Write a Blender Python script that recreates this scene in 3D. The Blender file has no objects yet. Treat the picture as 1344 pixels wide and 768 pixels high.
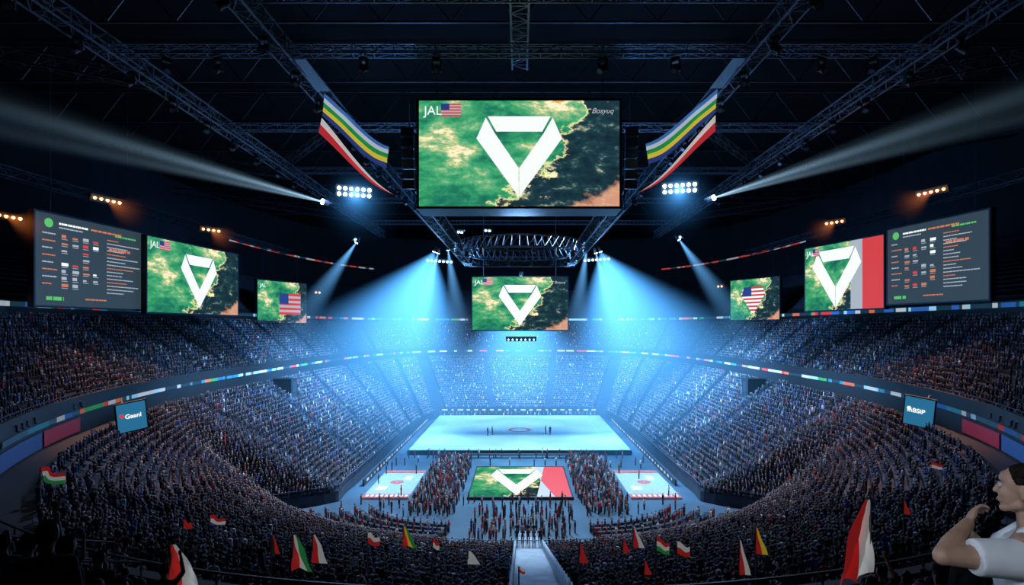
import bpy, bmesh, math, random
import numpy as np
from mathutils import Vector, Matrix
random.seed(7); rng = np.random.default_rng(7)
S = bpy.context.scene; C = S.collection
F = 750.; CX = 682.; HY = 430.; H = 25.; PI = math.pi
ORD=['first','second','third','fourth','fifth','sixth','seventh','eighth','ninth','tenth','eleventh','twelfth','thirteenth']
def P(px, py, Y): return Vector(((px-CX)*Y/F, Y, H+(HY-py)*Y/F))
S.view_settings.view_transform = 'Standard'

# ------------------------------------------------------------------ camera
cd = bpy.data.cameras.new('camera'); cam = bpy.data.objects.new('camera', cd); C.objects.link(cam)
cam.location = (0,0,H); cam.rotation_euler = (PI/2,0,0)
cd.sensor_width = 36; cd.lens = F/1344*36; cd.shift_x = -10/1344; cd.shift_y = 46/1344
cd.clip_start = .05; cd.clip_end = 600
S.camera = cam

# ------------------------------------------------------------------ materials
def mat(name, col, rough=.6, metal=0, emit=None, es=0, var=.25, scale=6., bump=0, spec=.5):
    m = bpy.data.materials.new(name); m.use_nodes = True; nt = m.node_tree; b = nt.nodes['Principled BSDF']
    b.inputs['Roughness'].default_value = rough; b.inputs['Metallic'].default_value = metal; b.inputs['Specular IOR Level'].default_value = spec
    tc = nt.nodes.new('ShaderNodeTexCoord'); nz = nt.nodes.new('ShaderNodeTexNoise'); nz.inputs['Scale'].default_value = scale
    nt.links.new(tc.outputs['Object'], nz.inputs['Vector'])
    rp = nt.nodes.new('ShaderNodeValToRGB')
    rp.color_ramp.elements[0].position = .3; rp.color_ramp.elements[1].position = .7
    rp.color_ramp.elements[0].color = [c*(1-var) for c in col]+[1]; rp.color_ramp.elements[1].color = [min(1,c*(1+var)) for c in col]+[1]
    nt.links.new(nz.outputs['Fac'], rp.inputs['Fac']); nt.links.new(rp.outputs['Color'], b.inputs['Base Color'])
    if emit: b.inputs['Emission Color'].default_value = (*emit,1); b.inputs['Emission Strength'].default_value = es
    if bump:
        bp = nt.nodes.new('ShaderNodeBump'); bp.inputs['Strength'].default_value = bump
        nt.links.new(nz.outputs['Fac'], bp.inputs['Height']); nt.links.new(bp.outputs['Normal'], b.inputs['Normal'])
    return m
def glow(name, col, es): return mat(name, [c*.25 for c in col], .6, 0, col, es, .1)
def attr_mat(name, emis=0, objcol=False):
    m = bpy.data.materials.new(name); m.use_nodes = True; nt = m.node_tree; b = nt.nodes['Principled BSDF']
    if objcol: a = nt.nodes.new('ShaderNodeObjectInfo')
    else: a = nt.nodes.new('ShaderNodeAttribute'); a.attribute_name = 'col'
    b.inputs['Roughness'].default_value = .8
    nt.links.new(a.outputs['Color'], b.inputs['Base Color'])
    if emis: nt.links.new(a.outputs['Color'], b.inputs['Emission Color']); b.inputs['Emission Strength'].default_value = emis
    return m
M = dict(
 concrete=mat('dark_concrete',(.03,.042,.065),.8,bump=.1,scale=.6), black=mat('black_paint',(.01,.013,.018),.6),
 roof=mat('roof_deck',(.0025,.004,.006),.95,scale=.3,spec=.1), wall=mat('outer_wall',(.01,.016,.028),.8,scale=.2),
 steel=mat('truss_steel',(.14,.18,.25),.5,.5), steeld=mat('dark_steel',(.03,.042,.062),.5,.4),
 floor=mat('arena_floor',(.06,.12,.18),.35,0,scale=.15), court=mat('court_cloth',(.38,.54,.63),.5,0,scale=.12,var=.15),
 mark=mat('court_marking',(.45,.62,.7),.5), lett=mat('mat_lettering',(.7,.76,.8),.5), red=mat('red_paint',(.5,.12,.11),.6), desk=mat('desk_black',(.02,.03,.045),.5),
 mat_b=mat('mat_blue',(.3,.43,.52),.5), walk=mat('walkway_paint',(.22,.31,.4),.5,scale=1),
 lens_w=glow('lamp_white',(.6,.86,1),16), lens_b=glow('lamp_blue',(.35,.7,1),9), lens_a=glow('lamp_amber',(1,.3,.08),12), lens_big=glow('lamp_spot',(.8,.95,1),30),
 white_e=glow('screen_white',(.95,1,.98),1.0), slate=glow('screen_slate',(.03,.05,.066),1), red_e=glow('screen_red',(.65,.05,.05),1),
 grn_e=glow('screen_green',(.1,.5,.12),1), org_e=glow('screen_orange',(.75,.22,.1),.8), blu_e=glow('screen_blue',(.02,.15,.29),1), gry_e=glow('screen_grey',(.5,.55,.6),.8),
 navy_e=glow('screen_navy',(.02,.05,.22),1),
 attr=attr_mat('crowd_colours'), led=attr_mat('led_ribbon',1.0), flag=attr_mat('flag_cloth_self_lit',.22), banner=attr_mat('banner_cloth_self_lit',.6),  # flag and banner cloth emit their own colour, brightness painted in
 shirt=attr_mat('shirt_cloth',0,True), skin=mat('skin',(.42,.25,.175),.55,scale=20,var=.1), hair=mat('hair',(.014,.010,.008),.95,scale=90,var=.7,bump=.8,spec=.05),
 trousers=mat('trousers_cloth',(.02,.025,.04),.8), tee=mat('white_tee',(.72,.75,.79),.9,scale=9,var=.05,bump=.25,spec=.1),
 wood=mat('flagpole',(.25,.24,.22),.5), eye=mat('eye_white',(.5,.5,.5),.3), iris=mat('iris',(.05,.03,.02),.3), lip=mat('lips',(.35,.15,.12),.5),
)
def map_mat():
    m = bpy.data.materials.new('screen_map_picture'); m.use_nodes = True; nt = m.node_tree; nt.nodes.clear(); N = nt.nodes.new; L = nt.links.new
    out = N('ShaderNodeOutputMaterial'); em = N('ShaderNodeEmission'); uv = N('ShaderNodeUVMap'); sep = N('ShaderNodeSeparateXYZ')
    L(uv.outputs[0], sep.inputs[0])
    def noise(sc,det,ro,di,off=0):
        n=N('ShaderNodeTexNoise'); n.inputs['Scale'].default_value=sc; n.inputs['Detail'].default_value=det; n.inputs['Roughness'].default_value=ro; n.inputs['Distortion'].default_value=di
        mp=N('ShaderNodeMapping'); mp.inputs['Location'].default_value=(off,off*.7,0); L(uv.outputs[0],mp.inputs['Vector']); L(mp.outputs[0],n.inputs['Vector']); return n
    def ramp(fac, stops):
        r=N('ShaderNodeValToRGB'); cr=r.color_ramp; L(fac,r.inputs['Fac']); cr.elements[0].position=stops[0][0]; cr.elements[0].color=(*stops[0][1],1); cr.elements[1].position=stops[-1][0]; cr.elements[1].color=(*stops[-1][1],1)
        for p,c in stops[1:-1]: e=cr.elements.new(p); e.color=(*c,1)
        return r
    n1=noise(3.0,13,.7,.2,1.7)
    r=ramp(n1.outputs['Fac'],[(.3,(.01,.09,.08)),(.42,(.015,.19,.11)),(.49,(.04,.34,.14)),(.54,(.12,.42,.2)),(.58,(.4,.52,.25)),(.61,(.85,.78,.42)),(.635,(1.,.93,.7)),(.67,(.75,.42,.12)),(.74,(.3,.12,.05))])
    n2=noise(4.5,13,.64,0,3.)
    a=N('ShaderNodeMath'); a.operation='MULTIPLY_ADD'; L(n2.outputs['Fac'],a.inputs[0]); a.inputs[1].default_value=.9; L(sep.outputs[0],a.inputs[2])
    b=N('ShaderNodeMath'); b.operation='MULTIPLY_ADD'; L(sep.outputs[1],b.inputs[0]); b.inputs[1].default_value=-.4; L(a.outputs[0],b.inputs[2])
    rr=ramp(b.outputs[0],[(.91,(0,0,0)),(.93,(1,1,1))])
    n3=noise(8.,13,.72,.2,9.)
    sea=ramp(n3.outputs['Fac'],[(.35,(.005,.018,.028)),(.53,(.012,.04,.055)),(.58,(.03,.085,.09)),(.62,(.25,.3,.22)),(.66,(.8,.5,.2))])
    edge=ramp(b.outputs[0],[(.885,(0,0,0)),(.908,(.8,.55,.22)),(.92,(.5,.35,.2)),(.94,(0,0,0))])
    c=N('ShaderNodeMath'); c.operation='SUBTRACT'; L(sep.outputs[0],c.inputs[0]); L(sep.outputs[1],c.inputs[1])
    d=N('ShaderNodeMath'); d.operation='MULTIPLY_ADD'; L(n1.outputs['Fac'],d.inputs[0]); d.inputs[1].default_value=.9; L(c.outputs[0],d.inputs[2])
    sc=N('ShaderNodeMath'); sc.operation='MULTIPLY'; L(d.outputs[0],sc.inputs[0]); sc.inputs[1].default_value=.72
    og=ramp(sc.outputs[0],[(.0,(0,0,0)),(.85,(0,0,0)),(.92,(.6,.26,.14))])
    def mix(f,x,y,bt='MIX'):
        q=N('ShaderNodeMix'); q.data_type='RGBA'; q.blend_type=bt
        if isinstance(f,float): q.inputs['Factor'].default_value=f
        else: L(f,q.inputs['Factor'])
        L(x,q.inputs['A']); L(y,q.inputs['B']); return q.outputs['Result']
    col=mix(rr.outputs[0],r.outputs[0],sea.outputs[0]); col=mix(1.,col,edge.outputs[0],'ADD'); col=mix(1.,col,og.outputs[0],'ADD')
    L(col,em.inputs['Color']); em.inputs['Strength'].default_value=1.1; L(em.outputs[0],out.inputs[0])
    return m
M['map'] = map_mat()

# ------------------------------------------------------------------ mesh helpers
class MB:
    def __init__(s): s.v=[]; s.f=[]; s.c=[]; s.uv=None
    def add(s, vs, fs, col=None):
        o=len(s.v); s.v += [tuple(v) for v in vs]; s.f += [tuple(i+o for i in f) for f in fs]
        if col is not None: s.c += [col]*len(vs)
        return s
    def box(s, c, d, col=None, R=None):
        c=Vector(c); vs=[]
        for z in (-.5,.5):
            for x,y in ((-.5,-.5),(.5,-.5),(.5,.5),(-.5,.5)):
                p=Vector((x*d[0],y*d[1],z*d[2])); 
                if R: p = R @ p
                vs.append(c+p)
        return s.add(vs, [(3,2,1,0),(4,5,6,7),(0,1,5,4),(1,2,6,5),(2,3,7,6),(3,0,4,7)], col)
    def bar(s, a, b, r, n=4, r2=None, col=None):
        a=Vector(a); b=Vector(b); d=b-a
        if d.length<1e-6: return s
        d.normalize(); u = d.cross(Vector((0,0,1)) if abs(d.z)<.9 else Vector((1,0,0))).normalized(); w = d.cross(u)
        r2 = r if r2 is None else r2; vs=[]
        for p,q in ((a,r),(b,r2)):
            for i in range(n):
                t=2*PI*(i+.5)/n; vs.append(p+u*math.cos(t)*q+w*math.sin(t)*q)
        return s.add(vs, [(i,(i+1)%n,n+(i+1)%n,n+i) for i in range(n)]+[tuple(range(n-1,-1,-1)), tuple(range(n,2*n))], col)
    def ball(s, c, r, n=12, m=8, R=None):
        c=Vector(c); r = (r,r,r) if not hasattr(r,'__len__') else r; vs=[]; fs=[]
        for j in range(1,m):
            ph=PI*j/m
            for i in range(n):
                t=2*PI*i/n; p=Vector((r[0]*math.sin(ph)*math.cos(t), r[1]*math.sin(ph)*math.sin(t), r[2]*math.cos(ph)))
                if R: p = R @ p
                vs.append(c+p)
        p=Vector((0,0,r[2])); q=Vector((0,0,-r[2]))
        if R: p=R@p; q=R@q
        vs += [c+p, c+q]; T=len(vs)-2
        for i in range(n):
            k=(i+1)%n
            fs.append((T,i,k)); fs.append((T+1,(m-2)*n+k,(m-2)*n+i))
            for j in range(m-2): fs.append((j*n+i,(j+1)*n+i,(j+1)*n+k,j*n+k))
        return s.add(vs,fs)
    def caps(s, a, b, ra, rb):
        s.bar(a,b,ra,12,rb); s.ball(a,ra*1.0); s.ball(b,rb*1.0); return s
    def mesh(s, name, material=None):
        me=bpy.data.meshes.new(name); me.from_pydata(s.v,[],s.f)
        if s.c:
            at=me.color_attributes.new('col','FLOAT_COLOR','POINT')
            at.data.foreach_set('color', np.array([(*c,1) for c in s.c],dtype=np.float32).ravel())
        if material: me.materials.append(material)
        me.update(); return me
    def build(s, name, material, parent=None, smooth=False):
        me=s.mesh(name, material)
        if smooth: me.polygons.foreach_set('use_smooth',[True]*len(me.polygons))
        return link(me,name,parent)
def link(me,name,parent=None):
    o=bpy.data.objects.new(name,me); C.objects.link(o)
    if parent: o.parent=parent
    return o
def tag(o,label,cat,group=None,kind=None):
    if label: o['label']=label
    if cat: o['category']=cat
    if group: o['group']=group
    if kind: o['kind']=kind
    return o
def thing(name,label,cat,loc=(0,0,0),rot=None,group=None):
    o=bpy.data.objects.new(name,None); C.objects.link(o); o.empty_display_size=.3
    o.matrix_world = Matrix.Translation(Vector(loc)) @ (rot.to_4x4() if rot else Matrix.Identity(4))
    return tag(o,label,cat,group)
def struct(o,label=None):
    o['kind']='structure'
    if label: o['label']=label
    return o
def dup(root,mw,label=None,group=None):
    r=root.copy(); C.objects.link(r); r.matrix_world=mw
    if label: r['label']=label
    if group: r['group']=group
    for ch in list(root.children):
        c=ch.copy(); C.objects.link(c); c.parent=r
        for g in ch.children:
            d=g.copy(); C.objects.link(d); d.parent=c
    return r
def remesh(mb, voxel, smooth=4, name='body'):
    me=mb.mesh('tmp'); o=bpy.data.objects.new('tmp',me); C.objects.link(o)
    r=o.modifiers.new('r','REMESH'); r.mode='VOXEL'; r.voxel_size=voxel
    if smooth: q=o.modifiers.new('s','SMOOTH'); q.iterations=smooth; q.factor=.5
    dg=bpy.context.evaluated_depsgraph_get(); dg.update()
    out=bpy.data.meshes.new_from_object(o.evaluated_get(dg)); out.name=name
    bpy.data.objects.remove(o); out.polygons.foreach_set('use_smooth',[True]*len(out.polygons))
    return out
def text_part(body, size, loc, material, parent, name='lettering', shear=0, bold=0):
    cu=bpy.data.curves.new('t','FONT'); cu.body=body; cu.size=size; cu.shear=shear; cu.offset=bold; cu.extrude=.01
    o=bpy.data.objects.new('t',cu); C.objects.link(o); dg=bpy.context.evaluated_depsgraph_get(); dg.update()
    me=bpy.data.meshes.new_from_object(o.evaluated_get(dg)); bpy.data.objects.remove(o)
    me.materials.clear(); me.materials.append(material); q=link(me,name,parent); q.location=loc; return q

# ------------------------------------------------------------------ bowl geometry
CY=90.
def sup(c,s,a,bn,bf,pn,pf):
    c=np.abs(c); sn=s<0; p=np.where(sn,pn,pf); b=np.where(sn,bn,bf)
    return ((c/a)**p+(np.abs(s)/b)**p)**(-1/p)
TAB=np.array([(0,26),(14,26.8),(17,27.2),(19,29.5),(20.5,33.5),(22,36.5),(24,37),(28,34.6),(35,34),(45,32.2),(60,30.6),(75,29.9),(90,29.5)])
def rA1(t):
    c,s=np.cos(t),np.sin(t); al=np.degrees(np.arcsin(np.clip(-s,0,1)))
    return np.where(s<0, np.interp(al,TAB[:,0],TAB[:,1]), sup(c,s,26,30,75,2,6))
rB1=lambda t: sup(np.cos(t),np.sin(t),46,72,108,2.,3.5)
rA2=lambda t: sup(np.cos(t),np.sin(t),48,76,112,2.,3.5)
rB2=lambda t: sup(np.cos(t),np.sin(t),65,96,127,2.,3.5)
rA3=lambda t: sup(np.cos(t),np.sin(t),67.5,99,130,2.,3.5)
rB3=lambda t: sup(np.cos(t),np.sin(t),84,114,146,2.,3.5)
Z1=(1.5,14.8,28); Z2=(17.2,27.2,20); Z3=(29.,41.,16)
def surf(x,y,ra,rb,Z):
    t=np.arctan2(y-CY,x); r=np.hypot(x,y-CY); a=ra(t); s=np.clip((r-a)/(rb(t)-a),0,.9999)
    return Z[0]+(Z[1]-Z[0])*np.floor(s*Z[2])/Z[2]
s1=lambda x,y: float(surf(x,y,rA1,rB1,Z1)); s2=lambda x,y: float(surf(x,y,rA2,rB2,Z2))
TH=np.linspace(-PI,PI,541)
def pt(r,t,z): return (r*math.cos(t), CY+r*math.sin(t), z)
def grid_rings(rings, ths, name, material, close=True):
    n=len(ths); vs=[]; fs=[]
    for (rf,z) in rings:
        r=rf(ths); vs += [pt(r[i],ths[i],z) for i in range(n)]
    for k in range(len(rings)-1):
        for i in range(n-1): fs.append((k*n+i,k*n+i+1,(k+1)*n+i+1,(k+1)*n+i))
    return MB().add(vs,fs).build(name,material)
def stand(name,ra,rb,Z,material,label,front=None):
    rings=[]; n=Z[2]
    if front is not None: rings.append((ra,front))
    for k in range(n):
        z=Z[0]+(Z[1]-Z[0])*k/n
        for s in (k/n,(k+1)/n): rings.append(((lambda t,s=s: ra(t)*(1-s)+rb(t)*s), z))
    return struct(grid_rings(rings,TH,name,material),label)
stand('lower_tier',rA1,rB1,Z1,M['concrete'],'stepped lower seating bowl around the arena floor',0.)
stand('middle_tier',rA2,rB2,Z2,M['concrete'],'stepped middle seating tier between the two LED ribbons')
stand('upper_tier',rA3,rB3,Z3,M['concrete'],'dark unlit upper seating tier behind the side screens')
off=lambda f,d: (lambda t: f(t)+d)
struct(grid_rings([(rB1,14.3),(off(rB1,.6),14.3),(off(rB1,.6),14.8),(off(rB1,1.9),14.8),(rA2,14.8),(rA2,18.3),(off(rA2,.35),18.3),(off(rA2,.35),17.1)],TH,'wall_middle_parapet',M['black']))
struct(grid_rings([(rB2,26.7),(off(rB2,.6),26.7),(off(rB2,.6),28.6),(off(rB2,1.2),28.6),(rA3,28.6),(rA3,29.5)],TH,'wall_upper_parapet',M['black']))
struct(grid_rings([(rB3,40.4),(off(rB3,1),40.4),(off(rB3,1),62)],TH,'wall_outer',M['wall']))
struct(grid_rings([(lambda t:t*0+.01,61),(off(rB3,1.2),61)],TH,'ceiling',M['roof']))
fl=MB(); fl.add([(-60,40,0),(60,40,0),(60,185,0),(-60,185,0)],[(0,1,2,3)]); struct(fl.build('floor',M['floor']))
def ring_tube(rf,z,r,ths,name,material,parent=None,posts=0,zb=0,rfb=None):
    mb=MB(); R=rf(ths); pts=[Vector(pt(R[i],ths[i],z)) for i in range(len(ths))]
    for a,b in zip(pts,pts[1:]): mb.bar(a,b,r)
    if posts:
        for i in range(0,len(pts),posts): mb.bar((pts[i].x,pts[i].y,zb),pts[i],r*.8)
    return mb.build(name,material,parent)
tag(ring_tube(off(rA1,-.05),2.45,.045,TH,'guard_rail',M['steel'],None,1,1.5),'thin steel guard rail around the front of the lower bowl','railing')
tag(ring_tube(off(rA2,.15),18.62,.04,TH,'parapet_rail',M['steeld'],None,2,18.3),'dark tube rail on top of the middle tier parapet','railing')

# ------------------------------------------------------------------ LED ribbons
PAL=[(.55,.03,.03),(.45,.5,.52),(.03,.25,.07),(.02,.1,.35),(.25,.5,.7),(.55,.12,.05),(.4,.45,.48),(.02,.18,.28)]
def ribbon(name,label,rf,z0,z1,t0,t1,pal=PAL,dens=2.,dim=1.):
    mb=MB(); t=t0
    while t<t1:
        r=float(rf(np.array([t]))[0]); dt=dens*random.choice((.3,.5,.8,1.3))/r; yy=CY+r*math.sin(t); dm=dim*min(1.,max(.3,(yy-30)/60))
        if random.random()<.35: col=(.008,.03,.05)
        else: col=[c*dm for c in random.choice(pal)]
        sub=4
        for j in range(sub):
            a=t+dt*j/sub; b=t+dt*(j+1)/sub; ra=float(rf(np.array([a]))[0]); rb=float(rf(np.array([b]))[0])
            mb.add([pt(ra,a,z0),pt(rb,b,z0),pt(rb,b,z1),pt(ra,a,z1)],[(0,1,2,3)],col)
        t+=dt
    return tag(mb.build(name,M['led']),label,'LED board')
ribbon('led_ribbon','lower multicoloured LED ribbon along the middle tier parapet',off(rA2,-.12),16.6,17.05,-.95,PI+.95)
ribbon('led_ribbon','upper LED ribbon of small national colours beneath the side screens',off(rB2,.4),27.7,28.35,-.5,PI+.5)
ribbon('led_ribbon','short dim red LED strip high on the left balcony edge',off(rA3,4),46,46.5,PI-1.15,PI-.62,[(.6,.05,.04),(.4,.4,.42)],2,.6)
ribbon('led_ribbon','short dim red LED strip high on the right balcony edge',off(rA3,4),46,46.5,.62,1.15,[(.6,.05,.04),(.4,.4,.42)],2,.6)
def fascia(label,px0,px1,m,side):
    ths=np.linspace(-1.2,0,500); ths = ths if side>0 else -PI-ths
    r=rA2(ths)-.16; sel=[t for t,q in zip(ths,r) if px0<=CX+F*q*math.cos(t)/max(1,CY+q*math.sin(t))<=px1 and CY+q*math.sin(t)>15]
    if len(sel)<2: return
    sel=np.array(sel); o=grid_rings([(off(rA2,-.16),15.0),(off(rA2,-.16),16.3)],sel,'fascia_banner',m); tag(o,label,'banner')
fascia('dark red banner on the left parapet below the LED ribbon',58,106,mat('banner_red_self_lit',(.2,.015,.03),.6,0,(.12,.008,.02),.4),-1)  # the fascia banners emit a faint glow of their own colour
fascia('blue banner at the far left edge of the parapet',-80,56,mat('banner_blue_self_lit',(.02,.05,.15),.6,0,(.012,.04,.14),.3),-1)
fascia('dark red banner on the right parapet below the LED ribbon',1262,1312,mat('banner_red2_self_lit',(.25,.015,.03),.6,0,(.2,.01,.03),.4),1)
fascia('blue banner at the far right edge of the parapet',1314,1420,mat('banner_blue2_self_lit',(.02,.07,.22),.6,0,(.015,.06,.2),.4),1)

# ------------------------------------------------------------------ screens
def poly(mb,pts,z=0,col=None):
    mb.add([(x,y,z) for x,y in pts],[tuple(range(len(pts)))],col)
def rect(x0,y0,x1,y1): return [(x0,y0),(x1,y0),(x1,y1),(x0,y1)]
def logo(parent,cx,cy,s,sy=None):
    sy=sy or s; f=lambda x,y:(cx+x*s,cy+y*sy); w=MB()
    poly(w,[f(-.78,1.0),f(.78,1.0),f(.57,.62),f(-.57,.62)],.05)
    poly(w,[f(-.83,.97),f(-.60,.57),f(-.015,-.28),f(-.015,-.99),f(-1.06,.45)],.05)
    poly(w,[f(.83,.97),f(1.06,.45),f(.0,-1.0),f(.0,-.28),f(.60,.57)],.05)
    w.build('emblem',M['white_e'],parent)
def usflag(parent,x,y,w,h,stripes=9,z=.06):
    a=MB(); b=MB(); c=MB()
    for k in range(stripes): poly(a if k%2==0 else b, rect(x,y+h*k/stripes,x+w,y+h*(k+1)/stripes),z)
    poly(c,rect(x,y+h*.5,x+w*.42,y+h),z+.02)
    a.build('flag_red_stripes',M['red_e'],parent); b.build('flag_white_stripes',M['gry_e'],parent); c.build('flag_canton',M['navy_e'],parent)
def screen(label,bl,br,h,style,up=Vector((0,0,1)),depth=.8,group=None):
    bl=Vector(bl); br=Vector(br); u=(br-bl); W=u.length; u.normalize(); up=(up-u*up.dot(u)).normalized(); n=u.cross(up)
    R=Matrix((u,up,n)).transposed(); o=thing('display_screen',label,'screen',bl,R,group)
    MB().box((W/2,h/2,-depth/2-.03),(W+.5,h+.5,depth)).build('housing',M['black'],o)
    fr=MB()
    for q in (((W/2,-.12,0),(W+.5,.24,.14)),((W/2,h+.12,0),(W+.5,.24,.14)),((-.12,h/2,0),(.24,h,.14)),((W+.12,h/2,0),(.24,h,.14))): fr.box(*q)
    fr.build('frame',M['steeld'],o)
    mb=MB(); mb.add([(0,0,.02),(W,0,.02),(W,h,.02),(0,h,.02)],[(0,1,2,3)])
    me=mb.mesh('panel',M['slate'] if style=='info' else M['map']); uvl=me.uv_layers.new(name='UVMap')
    for l,(a,b) in zip(uvl.data,((0,0),(1,0),(1,1),(0,1))): l.uv=(a,b)
    link(me,'panel',o)
    if style in('jumbo','map','centre','split','floor'):
        s=h*.36; cx=W*(.5 if style in('jumbo','centre') else .52 if style=='map' else .43)
        if style=='split':
            a=MB(); poly(a,rect(W*.62,0,W*.76,h),.03); a.build('white_band',M['gry_e'],o); a=MB(); poly(a,rect(W*.76,0,W,h),.03); a.build('red_band',M['red_e'],o)
        if style=='floor':
            a=MB(); poly(a,[(W*.66,0),(W*.84,0),(W*.72,h*.5),(W*.78,h),(W*.66,h),(W*.72,h*.5)],.03); a.build('white_band',M['gry_e'],o); a=MB(); poly(a,[(W*.84,0),(W,0),(W,h),(W*.78,h),(W*.72,h*.5)],.03); a.build('red_band',M['red_e'],o)
            logo(o,W*.46,h*.48,W*.27,h*.42)
        else: logo(o,cx,h*.47,min(s,W*.24)*(1.25 if style=='split' else 1.06))
        if style!='floor':
            usflag(o,W*.11,h*.85,W*.1,h*.12)
            text_part('JAL',h*.12,(W*.025,h*.865,.06),M['white_e'],o,bold=.0)
        if style in('jumbo','centre'): text_part('Bosyuq',h*.07,(W*.86,h*.88,.06),M['gry_e'],o,shear=.4)
    if style=='flagmap':
        usflag(o,W*.42,h*.2,W*.45,h*.52); text_part('JAL',h*.12,(W*.04,h*.84,.06),M['white_e'],o)
    if style=='flaglogo':
        s=h*.38; cx=W*.48; cy=h*.48
        for k in range(7):
            y1=.86-k*.24; y0=y1-.12
            wd=lambda y: (.72+(.86-y)*.6) if y>.4 else max(.03,(y+.95)/1.35)
            a=MB(); poly(a,[(cx-wd(y0)*s,cy+y0*s),(cx+wd(y0)*s,cy+y0*s),(cx+wd(y1)*s,cy+y1*s),(cx-wd(y1)*s,cy+y1*s)],.05); a.build('emblem_red_stripe',M['red_e'],o)
            y1-=.12; y0=y1-.12
            a=MB(); poly(a,[(cx-wd(y0)*s,cy+y0*s),(cx+wd(y0)*s,cy+y0*s),(cx+wd(y1)*s,cy+y1*s),(cx-wd(y1)*s,cy+y1*s)],.05)
            if y0>-.95: a.build('emblem_white_stripe',M['white_e'],o)
        a=MB(); poly(a,[(cx-.9*s,cy+.25*s),(cx-.1*s,cy+.25*s),(cx-.1*s,cy+.86*s),(cx-.72*s,cy+.86*s)],.08); a.build('emblem_canton',M['navy_e'],o)
    if style=='info':
        rr=random.Random(int(abs(bl.x)*10)); lines={k:MB() for k in('white_e','org_e','grn_e','gry_e','red_e')}
        a=MB(); a.bar((W*.1,h*.9,.02),(W*.1,h*.9,.08),h*.05,16); a.build('round_badge',M['grn_e'],o)
        def words(x,y,w,hh,k):
            while w>0:
                q=rr.uniform(.2,.9)*hh*4; q=min(q,w); poly(lines[k],rect(x,y,x+q*.85,y+hh),.05); x+=q; w-=q
        words(W*.18,h*.9,W*.25,h*.022,'white_e'); words(W*.45,h*.9,W*.3,h*.022,'org_e'); words(W*.18,h*.86,W*.2,h*.014,'gry_e')
        for r_ in range(8):
            y=h*(.76-.078*r_)
            words(W*.05,y+h*.02,W*rr.uniform(.06,.12),h*.014,'org_e' if r_%2 else 'gry_e')
            for c_ in range(4):
                if rr.random()<.25: continue
                k=rr.choice(('org_e','gry_e','red_e','white_e','gry_e')); ww=rr.uniform(.03,.06); poly(lines[k],rect(W*(.2+.09*c_),y,W*(.2+ww+.09*c_),y+h*rr.choice((.02,.035))),.05)
                poly(lines['gry_e'],rect(W*(.2+.09*c_),y-h*.018,W*(.25+.09*c_),y-h*.012),.05)
        for r_ in range(16):
            y=h*(.82-.043*r_); words(W*.6,y,W*rr.uniform(.1,.34),h*.012,'gry_e' if r_%4 else 'org_e')
        words(W*.62,h*.7,W*.22,h*.03,'org_e'); words(W*.08,h*.06,W*.14,h*.04,'grn_e'); words(W*.4,h*.08,W*.2,h*.016,'org_e'); words(W*.68,h*.88,W*.22,h*.02,'grn_e')
        for k,mb_ in lines.items():
            if mb_.f: mb_.build('text_lines',M[k],o)
    return o,R,W
def quad_screen(label,xl,xr,ytl,ybl,ytr,ybr,h,style,short):
    Yl=F*h/(ybl-ytl); Yr=F*h/(ybr-ytr); a=P(xl,ybl,Yl); b=P(xr,ybr,Yr); z=(a.z+b.z)/2; a.z=z; b.z=z
    o=screen(label,a,b,h,style)[0]
    for p,e in ((a*.85+b*.15,'near'),(a*.15+b*.85,'far')):
        tag(MB().bar((p.x*1.01,p.y,z+h),(p.x*1.01,p.y,61),.06).build('hanging_cable',M['steeld']),f'dark hanging cable at the {e} end of the {short}','cable')
    return o
jum,_,_=screen('largest LED screen hanging at the top centre, white V emblem on a green map',P(550,271,60),P(813,271,60),11.1,'jumbo',depth=4)
screen('smaller central LED screen over the far court, white V emblem on a green map',P(620,433,126),P(745,433,126),11.6,'centre',depth=1.5)
quad_screen('leftmost LED screen, dark slate with small score table and text',46,190,278,402,306,405,12,'info','leftmost slate screen')
quad_screen('large left LED screen with white V emblem, second from the left',193,312,309,409,335,414,12,'map','second screen from the left')
quad_screen('small left LED screen showing a striped flag on a green map',338,402,366,422,374,425,10.5,'flagmap','small left flag screen')
quad_screen('small right LED screen with a flag striped V emblem',959,1023,370,421,362,418,10.5,'flaglogo','small right flag screen')
quad_screen('large right LED screen with V emblem, white band and red band',1057,1160,328,409,307,403,12,'split','red banded right screen')
quad_screen('rightmost LED screen, dark slate with small score table and text',1165,1298,304,401,273,391,12,'info','rightmost slate screen')
fs,_,_=screen('floor screen lying between the standing crowds, V emblem with red right end',(-7.4,83,.35),(7.6,83,.35),18,'floor',up=Vector((0,1,0)),depth=.3)
def sign(label,px,py,txt,side):
    Y=57; c=P(px,py,Y); n=Vector((-side*.85,-.7,-.2)).normalized(); u=Vector((0,0,1)).cross(n).normalized(); up=n.cross(u); R=Matrix((u,up,n)).transposed()@Matrix.Rotation(math.radians(side*-8),3,'Z')
    o=thing('sponsor_sign',label,'sign',c,R)
    MB().box((0,0,-.12),(2.7,3.1,.2)).build('housing',M['black'],o); a=MB(); poly(a,rect(-1.25,-1.45,1.25,1.45),.02); a.build('panel',M['blu_e'],o)
    b=MB(); b.bar((-.85,.25,.03),(-.85,.25,.06),.2,12); b.build('round_mark',M['red_e'] if side<0 else M['white_e'],o)
    text_part(txt,.62,(-.6 if side<0 else -1.0,-.1,.06),M['white_e'],o,bold=.015)
    MB().bar((0,0,-.25),(0,.9,-3.2),.08).build('bracket',M['black'],o)
sign('tilted blue sign with white lettering hanging on the left parapet',173,547,'Gaani',-1)
sign('tilted blue sign with white lettering hanging on the right parapet',1206,541,'inBSiP',1)

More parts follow.
